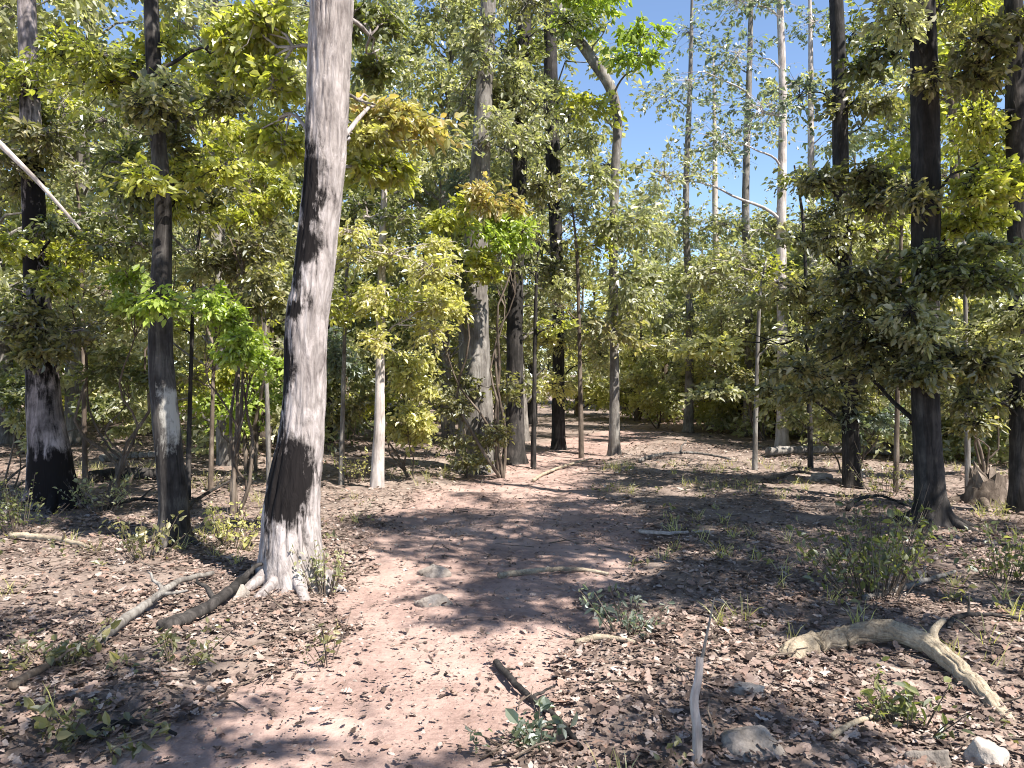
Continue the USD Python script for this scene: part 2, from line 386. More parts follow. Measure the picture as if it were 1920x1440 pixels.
def tree(name, label, bark, px_path, D, clumps=(), canopy=(), seed=0, leaf=0.07, seg=28, ring=0.05, barkh=0.05, flare=0.5, detail=True, group=None, drift=0.0, default='sunny', category='tree', bare=(), barkmat=None, roots=0):
    """A tree that stands where the photograph shows it. px_path: (px, py, width px) up the trunk at depth D; clumps: (px, py, depth, rx px, ry px, leaves, look);
    canopy: (x, y, z, radius, leaves, look) sprays given in metres from the trunk's foot; bare: dead limbs ((px, py, depth), (px, py, depth), radius)."""
    rng = np.random.default_rng(1000 + seed)
    mat = barkmat or BARK[bark]
    pts = np.array([[*at(x, y, D + drift * k / len(px_path)), w / 2 / FPX * D] for k, (x, y, w) in enumerate(px_path)])
    foot = pts[0, :3].copy()
    foot[2] = float(ground_z(foot[0], foot[1])) - 0.03
    pts[0, 2] = foot[2] - 0.05
    root = thing(name, label, category, group, foot)
    length = np.linalg.norm(np.diff(pts[:, :3], axis=0), axis=1).sum()
    P = smooth_path(pts, max(12, int(length / ring)))
    put('trunk', (lambda m: (m[0] - foot, m[1]))(tube(P[:, :3], P[:, 3], seg, barkh, seed, flare)), mat, root, smooth=True)
    for q in range(roots):
        an = q * 6.283 / roots + rng.uniform(-.3, .3); ln = P[0, 3] * rng.uniform(1.6, 2.9)
        dd = np.array([math.cos(an), math.sin(an)])
        rr_ = np.array([P[0, 3] * .45, P[0, 3] * .8, P[0, 3] * .8 + ln * .45, P[0, 3] * .8 + ln])
        zz = [P[0, 3] * 1.1, P[0, 3] * .42, .0, -.09]
        wob = rng.normal(size=4) * .03 * np.array([0, 0, 1, 2])
        R_ = np.array([[foot[0] + dd[0] * r_ - dd[1] * w_, foot[1] + dd[1] * r_ + dd[0] * w_, 0] for r_, w_ in zip(rr_, wob)])
        R_[:, 2] = ground_z(R_[:, 0], R_[:, 1]) + np.array(zz)
        put('root', (lambda m: (m[0] - foot, m[1]))(tube(smooth_path(R_, 16), np.linspace(P[0, 3] * .24, .012, 16), 12, .16, seed + q)), mat, root, smooth=True)
    looks, twigs, limbs = {}, MB(), 0
    todo = []
    for c in clumps:
        px, py, d, rx, ry, n, *lk = c
        rad = np.array([rx, (rx + ry) / 2 * 0.9, ry]) / FPX * d * 1.1
        todo.append((at(px, py, d), rad, n * DENSE, lk[0] if lk else default))
    for c in canopy:
        x, y, z, r, n, *lk = c
        todo.append((foot + np.array([x, y, z]), np.array([r, r, r * .62]), n, lk[0] if lk else default))
    for c, rad, n, lk in todo:
        h = c[2] - 0.35 * np.linalg.norm(c[:2] - foot[:2]) - 0.1
        k = int(np.clip(np.argmin(np.abs(P[:, 2] - h)), 3, len(P) - 2))
        a, r0 = P[k, :3], P[k, 3]
        Q_ = limb_path(a, c + rng.normal(size=3) * 0.1 * rad, rng)
        lr = min(r0 * 0.6, 0.012 + 0.011 * np.linalg.norm(c - a))
        put('limb', (lambda m: (m[0] - foot, m[1]))(tube(smooth_path(Q_, 12), np.linspace(lr, 0.006, 12), 7, 0.05, seed)), mat, root, smooth=True)
        m_ = max(1, int(n / 330))
        for q in range(m_):     # several sprays to one clump, so that it has gaps and lumps
            off = unit(rng.normal(size=3)) * rad * (1.0 if m_ > 1 else 0) * rng.uniform(.3, 1)
            rr = rad * (1 if m_ == 1 else rng.uniform(.42, .7))
            if m_ > 1:
                twigs.add(*tube(limb_path(Q_[3], c + off, rng, .05, 5), np.linspace(.012, .005, 5), 4, caps=False))
            clump(looks.setdefault(lk, MB()), twigs, c + off, rr, n / m_, leaf, rng, detail)
    for a, b, r in bare:
        Q_ = limb_path(at(*a), at(*b), rng, 0.03)
        put('bare_limb', (lambda m: (m[0] - foot, m[1]))(tube(smooth_path(Q_, 14), np.linspace(r, r * .35, 14), 8, .05, seed)), mat, root, smooth=True)
    if twigs:
        put('twigs', twigs.get(foot), mat, root, kind='stuff')
    for lk, m in looks.items():
        put('crown', m.get(foot), LEAF[lk], root, kind='stuff', tone=m.t)
    return root


def high(n, r, z0, z1, count, look, seed):
    """n sprays spread round the upper trunk."""
    g = np.random.default_rng(seed)
    out = []
    for k in range(n):
        a = k * 2.399 + g.uniform(-.4, .4); q = r * math.sqrt(g.uniform(.08, 1))
        out.append((q * math.cos(a), q * math.sin(a), g.uniform(z0, z1), g.uniform(.6, 1.05), count, look))
    return out


main_bark = bark_look('scarred_shaded_pale_bark', (.12, .10, .095), (.29, .255, .24), (.47, .42, .405), scale=17, stretch=.22, bump=1.0,
                      extra=[(at(530, 915, 5.68), .23, 1.7), (at(574, 370, 5.76), .12, 4.0), (at(560, 490, 5.78), .10, 2.6), (at(545, 578, 5.74), .09, .9), (at(528, 705, 5.80), .10, 3.6)], furrow=.4)  # lowest blot is the burn scar, the higher ones paint shade onto the bark
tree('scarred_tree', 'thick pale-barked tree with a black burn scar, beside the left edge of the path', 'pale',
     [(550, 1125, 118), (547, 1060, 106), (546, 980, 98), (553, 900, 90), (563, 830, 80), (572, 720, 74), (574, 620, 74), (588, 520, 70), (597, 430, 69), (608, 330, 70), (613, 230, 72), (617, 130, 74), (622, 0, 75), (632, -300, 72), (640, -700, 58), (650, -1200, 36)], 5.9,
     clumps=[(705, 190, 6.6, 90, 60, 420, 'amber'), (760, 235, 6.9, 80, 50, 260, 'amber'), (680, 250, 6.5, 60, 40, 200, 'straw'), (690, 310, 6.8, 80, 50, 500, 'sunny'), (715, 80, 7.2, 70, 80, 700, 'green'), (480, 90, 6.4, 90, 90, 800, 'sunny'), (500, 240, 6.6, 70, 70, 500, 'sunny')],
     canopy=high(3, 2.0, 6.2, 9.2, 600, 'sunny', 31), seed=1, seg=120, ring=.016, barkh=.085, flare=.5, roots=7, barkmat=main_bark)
tree('slender_tree', 'slender dark tree with a white bark patch, left of the scarred tree', 'dark',
     [(326, 1045, 62), (326, 960, 52), (318, 860, 48), (308, 760, 46), (301, 650, 42), (302, 540, 36), (306, 400, 30), (296, 250, 27), (287, 100, 26), (280, -100, 24), (272, -500, 20), (268, -800, 14)], 7.4,
     clumps=[(290, 200, 7.05, 70, 50, 200, 'olive'), (300, 560, 7.0, 60, 40, 150, 'lime'), (270, 330, 7.0, 60, 50, 150, 'sunny'), (440, 110, 7.9, 120, 90, 900), (190, 120, 7.6, 120, 80, 900), (340, 240, 7.9, 100, 80, 500, 'olive'), (400, 330, 8.0, 110, 70, 700), (215, 330, 8.2, 110, 80, 600, 'green'), (310, 160, 7.2, 60, 50, 160, 'pale')],
     canopy=high(3, 1.7, 6.0, 8.4, 500, 'sunny', 32), seed=2, seg=40, ring=.03, roots=5,
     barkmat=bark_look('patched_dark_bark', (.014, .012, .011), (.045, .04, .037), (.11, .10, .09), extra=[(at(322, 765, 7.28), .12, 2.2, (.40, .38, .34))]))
tree('charred_tree', 'charred-based tree at the far left with a pink-grey stripped patch', 'dark',
     [(104, 970, 92), (98, 920, 82), (92, 850, 70), (84, 780, 60), (79, 700, 52), (70, 550, 42), (60, 300, 36), (50, 0, 30), (40, -400, 22)], 9.6,
     clumps=[(70, 260, 9.1, 70, 60, 300, 'olive'), (80, 480, 9.0, 80, 50, 360, 'sunny'), (60, 600, 9.0, 70, 60, 300, 'olive'), (50, 150, 9.8, 110, 90, 900), (60, 320, 9.6, 90, 70, 700, 'olive'), (160, 430, 9.2, 120, 60, 700, 'green'), (110, 240, 10.2, 120, 60, 600, 'green'), (20, 540, 9.0, 70, 60, 400, 'green'), (110, 620, 9.3, 120, 70, 700, 'olive')],
     canopy=high(2, 1.8, 6.0, 9.0, 500, 'olive', 33), seed=3, seg=40, ring=.035, flare=.6, roots=6,
     barkmat=bark_look('burnt_bark', (.05, .043, .04), (.14, .12, .115), (.34, .29, .28),
                       extra=[(at(105, 905, 9.35), .42, 1.15), (at(78, 640, 9.4), .36, 1.6), (at(70, 400, 9.4), .5, 2.5)]))
tree('pale_sapling', 'straight pale pinkish sapling stem at the back of the sunlit path bend', 'pale',
     [(707, 928, 27), (709, 860, 23), (712, 780, 19), (713, 650, 16), (716, 500, 14), (722, 330, 10), (728, 200, 6)], 11.5,
     clumps=[(715, 610, 10.9, 60, 60, 300, 'straw'), (720, 330, 10.8, 70, 70, 320, 'sunny'), (740, 470, 11.0, 120, 60, 900, 'straw'), (690, 560, 11.3, 90, 60, 700), (770, 600, 11.6, 80, 70, 700, 'straw'), (690, 400, 11.6, 80, 50, 500, 'green')], seed=4, seg=16, flare=.2)
tree('grey_mossy_tree', 'stout grey tree with a leafy trunk behind the path bend', 'grey',
     [(893, 892, 80), (892, 800, 66), (890, 700, 60), (888, 560, 52), (896, 400, 40), (906, 200, 32), (918, -50, 26), (930, -400, 18)], 14.0,
     clumps=[(905, 250, 13.3, 90, 70, 500, 'pale'), (930, 60, 13.4, 80, 80, 500, 'pale'), (900, 420, 13.4, 60, 60, 300, 'sunny'), (850, 640, 13.5, 60, 80, 420, 'olive'), (910, 720, 13.4, 60, 70, 360, 'olive'), (870, 480, 13.6, 70, 80, 450, 'green'), (870, 150, 14, 90, 100, 700, 'pale'), (960, 100, 14.5, 100, 100, 700, 'olive'), (860, 330, 15, 80, 60, 360, 'blue')],
     canopy=high(3, 1.6, 8.5, 11, 400, 'pale', 35), seed=5, seg=28, leaf=.085)
tree('straight_dark_tree', 'straight dark trunk just right of the stout grey tree', 'dark',
     [(963, 866, 44), (965, 780, 34), (965, 650, 30), (968, 500, 28), (975, 300, 26), (985, 0, 24), (995, -300, 16)], 15.2,
     clumps=[(960, 430, 14.6, 50, 60, 260, 'pale'), (990, 130, 14.6, 60, 70, 300, 'pale'), (1000, 210, 15, 110, 80, 600, 'pale'), (1010, 330, 15, 70, 60, 400, 'olive'), (940, 560, 15, 60, 60, 300, 'green'), (1000, 60, 15, 90, 70, 500, 'green'), (1020, 560, 15.5, 60, 70, 300, 'pale')], seed=6, seg=20, leaf=.085)
tree('thin_dark_tree', 'thin dark trunk in the middle, showing black through the foliage', 'dark',
     [(1047, 800, 26), (1047, 650, 22), (1041, 400, 24), (1035, 250, 28), (1032, 100, 24), (1030, -150, 16)], 18.5,
     clumps=[(1040, 180, 17.6, 60, 50, 300, 'pale'), (1045, 500, 17.6, 50, 60, 260, 'olive'), (1090, 260, 18, 90, 80, 500, 'pale'), (1080, 420, 18, 70, 80, 450, 'pale'), (1000, 450, 18, 70, 60, 400, 'green'), (1090, 580, 18, 70, 80, 500, 'pale'), (1010, 690, 18, 60, 50, 300, 'straw'), (1110, 680, 18, 60, 50, 350, 'pale')], seed=7, seg=16, leaf=.09)
tree('bent_tree', 'slim tree bending left at the top, with bright lime leaves', 'grey',
     [(1152, 812, 22), (1152, 700, 17), (1150, 500, 16), (1153, 330, 16), (1158, 230, 17), (1148, 175, 19), (1110, 110, 20), (1068, 50, 20), (1020, -40, 18), (950, -200, 12)], 17.0,
     clumps=[(1150, 420, 16.5, 60, 50, 200, 'pale'), (1150, 620, 16.5, 60, 50, 160, 'olive'), (1140, 40, 16.1, 80, 60, 420, 'lime'), (1225, 95, 15.9, 110, 35, 330, 'lime'), (1120, -10, 16.3, 70, 40, 260, 'lime'), (1105, 195, 16.4, 60, 40, 170, 'sunny'), (1120, 330, 16.3, 60, 60, 200, 'pale'), (1165, 520, 16.3, 50, 60, 200, 'pale'), (1190, 420, 17, 60, 60, 260, 'pale'), (1190, 560, 17.2, 60, 70, 260, 'pale')], seed=8, seg=20, leaf=.125)
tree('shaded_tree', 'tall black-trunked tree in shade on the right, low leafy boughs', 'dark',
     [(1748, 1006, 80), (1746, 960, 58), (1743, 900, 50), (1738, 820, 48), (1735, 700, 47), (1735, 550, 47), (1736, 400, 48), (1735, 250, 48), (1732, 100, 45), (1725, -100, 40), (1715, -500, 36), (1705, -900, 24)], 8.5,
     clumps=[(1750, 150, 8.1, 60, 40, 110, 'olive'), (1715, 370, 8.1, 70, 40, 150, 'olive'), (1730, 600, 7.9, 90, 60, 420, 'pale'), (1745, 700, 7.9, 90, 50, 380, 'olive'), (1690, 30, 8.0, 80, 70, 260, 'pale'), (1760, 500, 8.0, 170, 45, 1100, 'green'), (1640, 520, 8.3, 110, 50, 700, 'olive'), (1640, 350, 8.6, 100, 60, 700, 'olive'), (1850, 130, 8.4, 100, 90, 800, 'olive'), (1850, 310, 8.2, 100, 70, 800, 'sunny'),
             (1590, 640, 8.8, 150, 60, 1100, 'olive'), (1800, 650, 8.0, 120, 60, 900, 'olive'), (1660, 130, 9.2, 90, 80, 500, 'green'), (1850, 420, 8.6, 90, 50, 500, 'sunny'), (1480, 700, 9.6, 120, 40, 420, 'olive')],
     canopy=high(4, 2.2, 6.0, 9.0, 650, 'olive', 36), seed=10, seg=40, ring=.03, flare=.6, roots=6, barkmat=bark_look('black_bark_lit_patch', (.012, .011, .010), (.03, .027, .025), (.075, .066, .06), extra=[(at(1745, 590, 8.33), .13, 2.0, (.33, .31, .27))]))  # the pale blot paints sunlit foliage onto the trunk
tree('forked_dark_tree', 'dark thin tree with stubby black boughs, left of the tall shaded tree', 'dark',
     [(1598, 884, 34), (1592, 700, 28), (1582, 460, 27), (1576, 300, 28), (1574, 160, 26), (1568, 0, 24), (1560, -300, 16)], 12.0,
     clumps=[(1520, 335, 12, 80, 30, 260, 'green'), (1630, 240, 12, 90, 70, 420, 'olive'), (1640, 420, 12, 90, 60, 500, 'olive'), (1500, 180, 12.5, 80, 60, 130, 'blue'), (1600, 60, 12.5, 80, 60, 260, 'green'), (1540, 560, 11.6, 120, 60, 600, 'olive'), (1590, 660, 11.5, 90, 60, 420, 'pale'), (1540, 640, 11.7, 90, 50, 400, 'olive'), (1420, 640, 11.6, 110, 28, 330, 'straw'), (1400, 720, 11.8, 100, 26, 300, 'pale'), (1665, 590, 11.5, 80, 50, 320, 'pale'), (1500, 460, 12, 90, 50, 300, 'pale'), (1640, 150, 12, 80, 60, 260, 'pale'), (1560, 440, 11.6, 60, 50, 200, 'olive'), (1450, 560, 11.9, 90, 28, 260, 'pale')], seed=11, seg=20, leaf=.08)
tree('edge_tree', 'dark trunk cut by the right edge of the picture', 'dark',
     [(1922, 985, 60), (1918, 900, 44), (1915, 700, 38), (1912, 560, 36), (1906, 300, 34), (1900, 0, 30), (1890, -400, 20)], 9.6,
     clumps=[(1880, 470, 9.2, 80, 40, 500, 'green'), (1870, 620, 9.2, 90, 60, 700, 'pale'), (1880, 220, 9.6, 90, 90, 700, 'sunny'), (1850, 750, 9.4, 90, 50, 600, 'olive'), (1860, 40, 9.6, 90, 60, 500, 'sunny')],
     canopy=high(3, 1.8, 6, 9, 500, 'olive', 37), seed=12, seg=28)

tree('slim_pale_tree', 'slim pale trunk standing against the blue sky right of the path', 'pale',
     [(1466, 830, 24), (1467, 700, 18), (1465, 450, 17), (1468, 200, 14), (1462, 0, 12), (1455, -200, 8)], 19.0,
     clumps=[(1350, 260, 18.5, 110, 80, 130, 'blue'), (1245, 330, 19, 80, 80, 200, 'pale'), (1430, 200, 19, 90, 80, 150, 'blue'), (1385, 100, 19, 100, 70, 110, 'blue'), (1290, 150, 19, 90, 60, 90, 'blue'), (1400, 420, 19, 90, 80, 420, 'pale'), (1470, 520, 18.5, 100, 70, 420, 'pale'), (1320, 480, 19, 90, 60, 380, 'pale'), (1380, 0, 19, 110, 60, 200, 'blue')], seed=13, seg=16, leaf=.12, detail=False)

for q, (px, w, D, top, wd) in enumerate([(1290, 13, 24, 120, 'left'), (1345, 12, 27, 260, 'middle'), (1402, 15, 23, 60, 'middle right'), (1525, 14, 21, 100, 'right')]):
    tree('slim_pale_tree', 'slim pale-stemmed tree in the sky gap, ' + ['just right of the bent tree', 'shortest of its four neighbours', 'left of the tallest pale trunk', 'right of the tallest pale trunk'][q], ['grey', 'pale', 'grey', 'pale'][q],
         [(px, 790 + 4 * q, w * 1.5), (px + 3, 600, w), (px - 4, 400, w * .9), (px + 5 * (-1) ** q, top, w * .6), (px + 8 * (-1) ** q, top - 160, w * .3)], D,
         clumps=[(px - 45, top + 60, D, 70, 50, 150, 'pale'), (px + 50, top + 150, D, 70, 60, 190, 'pale'), (px - 40, 420, D, 70, 60, 260, 'pale'), (px + 45, 500, D, 70, 60, 260, 'straw'), (px - 30, 590, D, 70, 60, 260, 'pale'), (px + 30, 690, D, 70, 45, 260, 'straw'), (px, top - 60, D, 70, 60, 110, 'blue')],
         seed=60 + q, seg=12, ring=.15, leaf=.13, detail=False)

# trees that stand outside the frame, on the right and behind, whose crowns shade the path
for k, (x, y, h, r, n, cnt) in enumerate([(5.2, 3.9, 9.8, 2.4, 44, 760), (6.7, 5.9, 8.8, 2.2, 22, 640), (4.6, -.9, 8.8, 1.4, 9, 480), (.05, -.5, 8.6, 2.4, 22, 560), (-2.6, 1.2, 9.0, 2.0, 6, 380)]):
    D = 6.0
    g = np.random.default_rng(60 + k)
    base = np.array([x, y, 0.0])
    rt = thing('shade_tree', ['leafy tree outside the frame on the right, shading the path', 'leafy tree outside the frame, farther right', 'leafy tree behind the camera on the right', 'leafy tree close beside the camera', 'leafy tree outside the frame on the left'][k], 'tree', None, (x, y, float(ground_z(x, y))))
    Z = np.linspace(-.1, h, 40)
    Pt = np.stack([np.sin(Z * .5 + k) * .12, np.cos(Z * .4) * .1, Z], 1)
    put('trunk', tube(Pt, np.linspace(.17, .05, 40), 20, .05, k, .5), BARK['grey'], rt, smooth=True)
    lv, tw = MB(), MB()
    for (cx, cy, cz, cr, cn, lk) in high(n, r, h * .56, h, cnt, 'olive', 70 + k):
        c = np.array([cx, cy, cz])
        kk = int(np.clip(np.argmin(np.abs(Pt[:, 2] - (cz - .3 * math.hypot(cx, cy) - .3))), 3, 38))
        put('limb', tube(smooth_path(limb_path(Pt[kk], c, g), 10), np.linspace(.035, .008, 10), 6, .04, k), BARK['grey'], rt, smooth=True)
        for q in range(2):
            clump(lv, tw, c + g.normal(size=3) * .3, np.array([cr, cr, cr * .6]) * .75, cn / 2, .08, g, False)
    put('twigs', tw.get(), BARK['grey'], rt, kind='stuff')
    put('crown', lv.get(), LEAF['olive'], rt, kind='stuff', tone=lv.t)


# ------------------------------------------------------------------ saplings and shrubs
def shrub(name, label, px, py, D, clumps, look='sunny', stems=5, seed=0, leaf=.065, category='shrub', group=None, bark='brown', detail=True):
    """Several stems from one foot at pixel (px, py), each carrying a spray."""
    rng = np.random.default_rng(3000 + seed)
    foot = at(px, py, D)
    foot[2] = float(ground_z(foot[0], foot[1])) - .02
    root = thing(name, label, category, group, foot)
    looks, twigs = {}, MB()
    for c in clumps:
        x, y, d, rx, ry, n, *lk = c
        c3 = at(x, y, d)
        rad = np.array([rx, (rx + ry) / 2 * .9, ry]) / FPX * d
        n = n * DENSE
        L = np.linalg.norm(c3 - foot)
        Q_ = limb_path(foot + np.array([*rng.normal(size=2) * .05, 0]), c3, rng, -.04)
        put('stem', (lambda m: (m[0] - foot, m[1]))(tube(smooth_path(Q_, 14), np.linspace(.008 + .006 * L, .004, 14), 6, .04, seed)), BARK[bark], root, smooth=True)
        m_ = max(1, int(n / 300))
        for q in range(m_):
            off = unit(rng.normal(size=3)) * rad * (1.0 if m_ > 1 else 0) * rng.uniform(.3, 1)
            if m_ > 1:
                twigs.add(*tube(limb_path(Q_[4], c3 + off, rng, .05, 5), np.linspace(.008, .003, 5), 3, caps=False))
            clump(looks.setdefault(lk[0] if lk else look, MB()), twigs, c3 + off, rad * (1 if m_ == 1 else rng.uniform(.38, .62)), n / m_, leaf, rng, detail, .003)
    put('twigs', twigs.get(foot), BARK[bark], root, kind='stuff')
    for lk, m in looks.items():
        put('foliage', m.get(foot), LEAF[lk], root, kind='stuff', tone=m.t)
    return root


shrub('yellow_sapling', 'sapling with flat layers of yellow-green leaves behind the charred tree', 215, 930, 10.0,
      [(120, 470, 9.8, 130, 40, 1100), (270, 555, 9.4, 80, 40, 600, 'lime'), (170, 590, 10, 110, 60, 800, 'pale'), (330, 480, 10.2, 90, 50, 500, 'pale'), (230, 690, 10, 110, 50, 700, 'green')], seed=1, category='sapling')
shrub('lime_sapling', 'lime-green sapling between the slender tree and the scarred tree', 440, 900, 9.2,
      [(430, 600, 8.8, 90, 50, 900, 'lime'), (470, 680, 9, 80, 50, 700, 'lime'), (420, 480, 9.4, 90, 60, 800, 'olive'), (500, 540, 9.2, 60, 60, 500, 'olive'), (400, 380, 9.6, 90, 60, 700, 'olive'), (470, 390, 9.4, 70, 70, 600)], seed=2, category='sapling')
shrub('tall_understorey_tree', 'tall yellow-leaved sapling rising behind the lime sapling', 470, 850, 13.0,
      [(430, 200, 12.5, 110, 90, 1000), (330, 330, 13, 90, 80, 700, 'olive'), (500, 300, 12.8, 80, 80, 700), (470, 740, 13, 100, 60, 800, 'lime'), (390, 740, 13, 80, 60, 600), (520, 420, 13, 60, 80, 500, 'olive')], seed=3, category='sapling', leaf=.08)
shrub('straw_shrub', 'straw-yellow shrub by the pale sapling on the left of the bend', 770, 880, 12.6,
      [(770, 700, 12.4, 80, 70, 900, 'straw'), (765, 790, 12.3, 70, 60, 900, 'straw'), (700, 760, 12.8, 60, 60, 500, 'sunny'), (640, 700, 12.8, 60, 80, 600, 'blue'), (650, 790, 12.6, 50, 60, 500, 'olive')], seed=4, leaf=.075)
shrub('amber_sapling', 'amber-topped sapling in front of the straight dark trunk', 945, 872, 13.2,
      [(915, 370, 12.8, 60, 60, 620, 'amber'), (950, 440, 12.8, 70, 60, 700, 'lime'), (925, 500, 12.9, 60, 50, 420, 'sunny'), (830, 440, 12.6, 80, 50, 500, 'sunny'), (820, 560, 12.6, 70, 50, 500, 'straw')], seed=5, category='sapling', leaf=.08)
shrub('dark_brush', 'dark brushy thicket at the foot of the stout grey tree', 870, 893, 13.2,
      [(850, 840, 13, 70, 50, 500, 'olive'), (915, 830, 13, 60, 60, 420, 'olive'), (870, 770, 13.1, 60, 50, 360, 'olive')], seed=6, leaf=.06)
shrub('straw_bush', 'pale straw-coloured bush where the path goes out of sight', 1235, 800, 26,
      [(1230, 730, 25.5, 70, 40, 800, 'straw'), (1290, 700, 25.5, 60, 40, 600, 'pale'), (1180, 700, 26, 60, 50, 600, 'pale'), (1240, 640, 26, 80, 50, 800, 'straw')], seed=7, leaf=.11, detail=False)
shrub('olive_bush', 'olive green bush along the far right side of the path', 1430, 800, 21,
      [(1400, 715, 20.6, 90, 35, 700, 'olive'), (1490, 700, 20.8, 90, 45, 700, 'green'), (1330, 650, 21, 90, 45, 700, 'pale'), (1440, 620, 21, 100, 50, 800, 'pale'), (1350, 560, 21.5, 90, 60, 600, 'pale'), (1460, 540, 21, 90, 60, 500, 'straw')], seed=8, leaf=.09)
shrub('green_bush', 'dense green bush touching the left of the tall shaded trunk', 1610, 850, 12.5,
      [(1560, 740, 12.2, 110, 45, 900, 'olive'), (1640, 780, 12, 80, 45, 700, 'blue'), (1660, 690, 12.2, 80, 50, 600, 'olive'), (1500, 780, 12.5, 70, 40, 400, 'pale')], seed=9, leaf=.07)
shrub('light_bush', 'light grey-green bush between the tall shaded trunk and the edge trunk', 1850, 860, 13,
      [(1830, 740, 12.6, 90, 60, 700, 'pale'), (1780, 620, 12.8, 80, 60, 600, 'pale'), (1890, 690, 13, 70, 70, 500, 'pale'), (1760, 560, 13, 60, 50, 300, 'straw')], seed=10, leaf=.075)
shrub('left_edge_bush', 'leafy green bush at the left edge of the picture', 10, 900, 11.5,
      [(10, 720, 11.3, 60, 60, 600, 'green'), (40, 800, 11.2, 50, 50, 300, 'pale'), (190, 730, 12, 80, 50, 600, 'green'), (250, 790, 12, 60, 50, 400, 'pale')], seed=11, leaf=.07)

# ------------------------------------------------------------------ the wood behind: six kinds of tree, then copies
PROTO = []
UsdGeom.Scope.Define(stage, '/World/Looks')


def far_tree_kind(k, h, r, look, n, bark, z0):
    g = np.random.default_rng(500 + k)
    cp = stage.CreateClassPrim(f'/World/far_tree_kind_{k}')
    Z = np.linspace(-.3, h, 26)
    Pt = np.stack([np.sin(Z * .33 + k) * .18, np.cos(Z * .29 + 2 * k) * .16, Z], 1)
    usdkit.mesh(stage, f'/World/far_tree_kind_{k}/trunk', tube(Pt, np.linspace(.15 + .01 * h * .5, .03, 26), 12, .06, k, .4), BARK[bark], smooth=True)
    lv, tw = MB(), MB()
    for q in range(n):
        a = q * 2.399 + g.uniform(-.5, .5)
        zz = z0 + (h - z0) * g.uniform(0, 1.05)
        rr = r * (0.35 + .65 * math.sin(np.pi * min(1, (zz - z0) / (h - z0) * .8 + .2))) * math.sqrt(g.uniform(.1, 1))
        c = np.array([rr * math.cos(a), rr * math.sin(a), zz])
        kk = int(np.clip(np.argmin(np.abs(Pt[:, 2] - (zz - .3 * rr - .2))), 2, 24))
        tw.add(*tube(limb_path(Pt[kk], c, g), np.linspace(.035, .008, 6), 5, caps=False))
        clump(lv, None, c, np.array([1, 1, .6]) * g.uniform(.5, .95), g.uniform(130, 250), .14, g, False)
    usdkit.mesh(stage, f'/World/far_tree_kind_{k}/limbs', tw.get(), BARK[bark])
    stage.GetPrimAtPath(f'/World/far_tree_kind_{k}/limbs').SetCustomDataByKey('kind', 'stuff')
    put('crown', lv.get(), LEAF[look], cp, kind='stuff', tone=lv.t)
    PROTO.append(f'/World/far_tree_kind_{k}')


KINDS = [(13, 2.7, 'pale', 84, 'grey', 1.4), (11, 2.9, 'sunny', 80, 'brown', .8), (14, 2.5, 'olive', 76, 'dark', 2.0), (6, 2.2, 'straw', 48, 'brown', .4), (8, 2.5, 'green', 60, 'dark', .6), (11, 2.2, 'blue', 46, 'grey', 2.2), (4.4, 2.2, 'pale', 46, 'brown', .2)]
for k, a in enumerate(KINDS):
    far_tree_kind(k, *a)
WORDS = ['tall pale grey-green tree', 'bushy yellow-green tree', 'tall dark-trunked olive tree', 'low straw-yellow tree', 'low dense green tree', 'thin-leaved bluish tree', 'low pale understorey tree']
MARKS = [(70, 'left of charred tree'), (300, 'right of charred tree'), (580, 'left of scarred tree'), (712, 'right of scarred tree'), (893, 'left of stout grey tree'), (1150, 'left of bent tree'),
         (1330, 'right of bent tree'), (1585, 'left of forked dark tree'), (1740, 'left of tall shaded trunk'), (1915, 'left of edge trunk'), (9999, 'beyond edge trunk')]
HOWFAR = ['just behind', 'further behind', 'deep', 'farthest back']


FAR = []


def far_tree(*a):
    FAR.append(a)


def plant_far_tree(kind, px, D, rot, sc, row, which):
    p = at(px, 720, D)
    where = next(w for lim, w in MARKS if px < lim)
    t = thing('background_tree', f'{WORDS[kind]} {HOWFAR[row]}, {where}' + which, 'tree', 'trees of the wood behind the path', (p[0], p[1], float(ground_z(p[0], p[1]))), rot, sc)
    t.GetReferences().AddInternalReference(PROTO[kind]); t.SetInstanceable(True)


g = np.random.default_rng(8)
for row in range(4):
    step = [115, 90, 80, 105][row]
    for px in np.arange(-260, 2220, step):
        D = [15.5, 21, 30, 42][row] * g.uniform(.92, 1.18)
        x = px + g.uniform(-.4, .4) * step
        gap = 1190 < x < 1560
        mid = 640 < x < 1190
        kind = int(g.choice(7, p=[.34, .20, .05, .17, .04, .04, .16]))
        sc = g.uniform(.8, 1.15)
        if row == 0 and (gap or mid or g.uniform() < .4):
            continue
        if gap and row < 3 and (row == 1 or g.uniform() < .5):
            continue
        if gap:
            kind = int(g.choice([3, 6])) if row < 3 else int(g.choice([0, 5, 6, 4]))
            sc *= .85
        if mid and row == 1:
            kind = int(g.choice([0, 5, 6, 0]))
        if 1500 < x and row < 2:
            kind = int(g.choice([3, 4, 6, 6, 3]) if row == 0 else g.choice([0, 4, 6, 1, 3]))
        m, w = path_middle(D)
        X = (x - 960) / FPX * D
        if abs(X - m) < w + 1.0 and D < 38:
            continue
        far_tree(kind, x, D, g.uniform(0, 360), sc, row)

for kk, px, D, sc in ((6, 1330, 29, 1.3), (6, 1250, 33, 1.4), (3, 1200, 31, .8), (0, 1350, 36, .62), (0, 1420, 31, .60), (1, 1500, 29, .62), (3, 1390, 25, .9), (6, 1460, 24, 1.2), (0, 1250, 41, .70), (3, 1540, 22, .8), (3, 1175, 40, 1.0), (6, 1240, 46, 1.2), (3, 1300, 50, 1.1), (6, 1380, 48, 1.3), (3, 1120, 47, 1.2), (6, 1205, 55, 1.5), (0, 1290, 58, .75)):
    far_tree(kk, px, D, px, sc, 3)

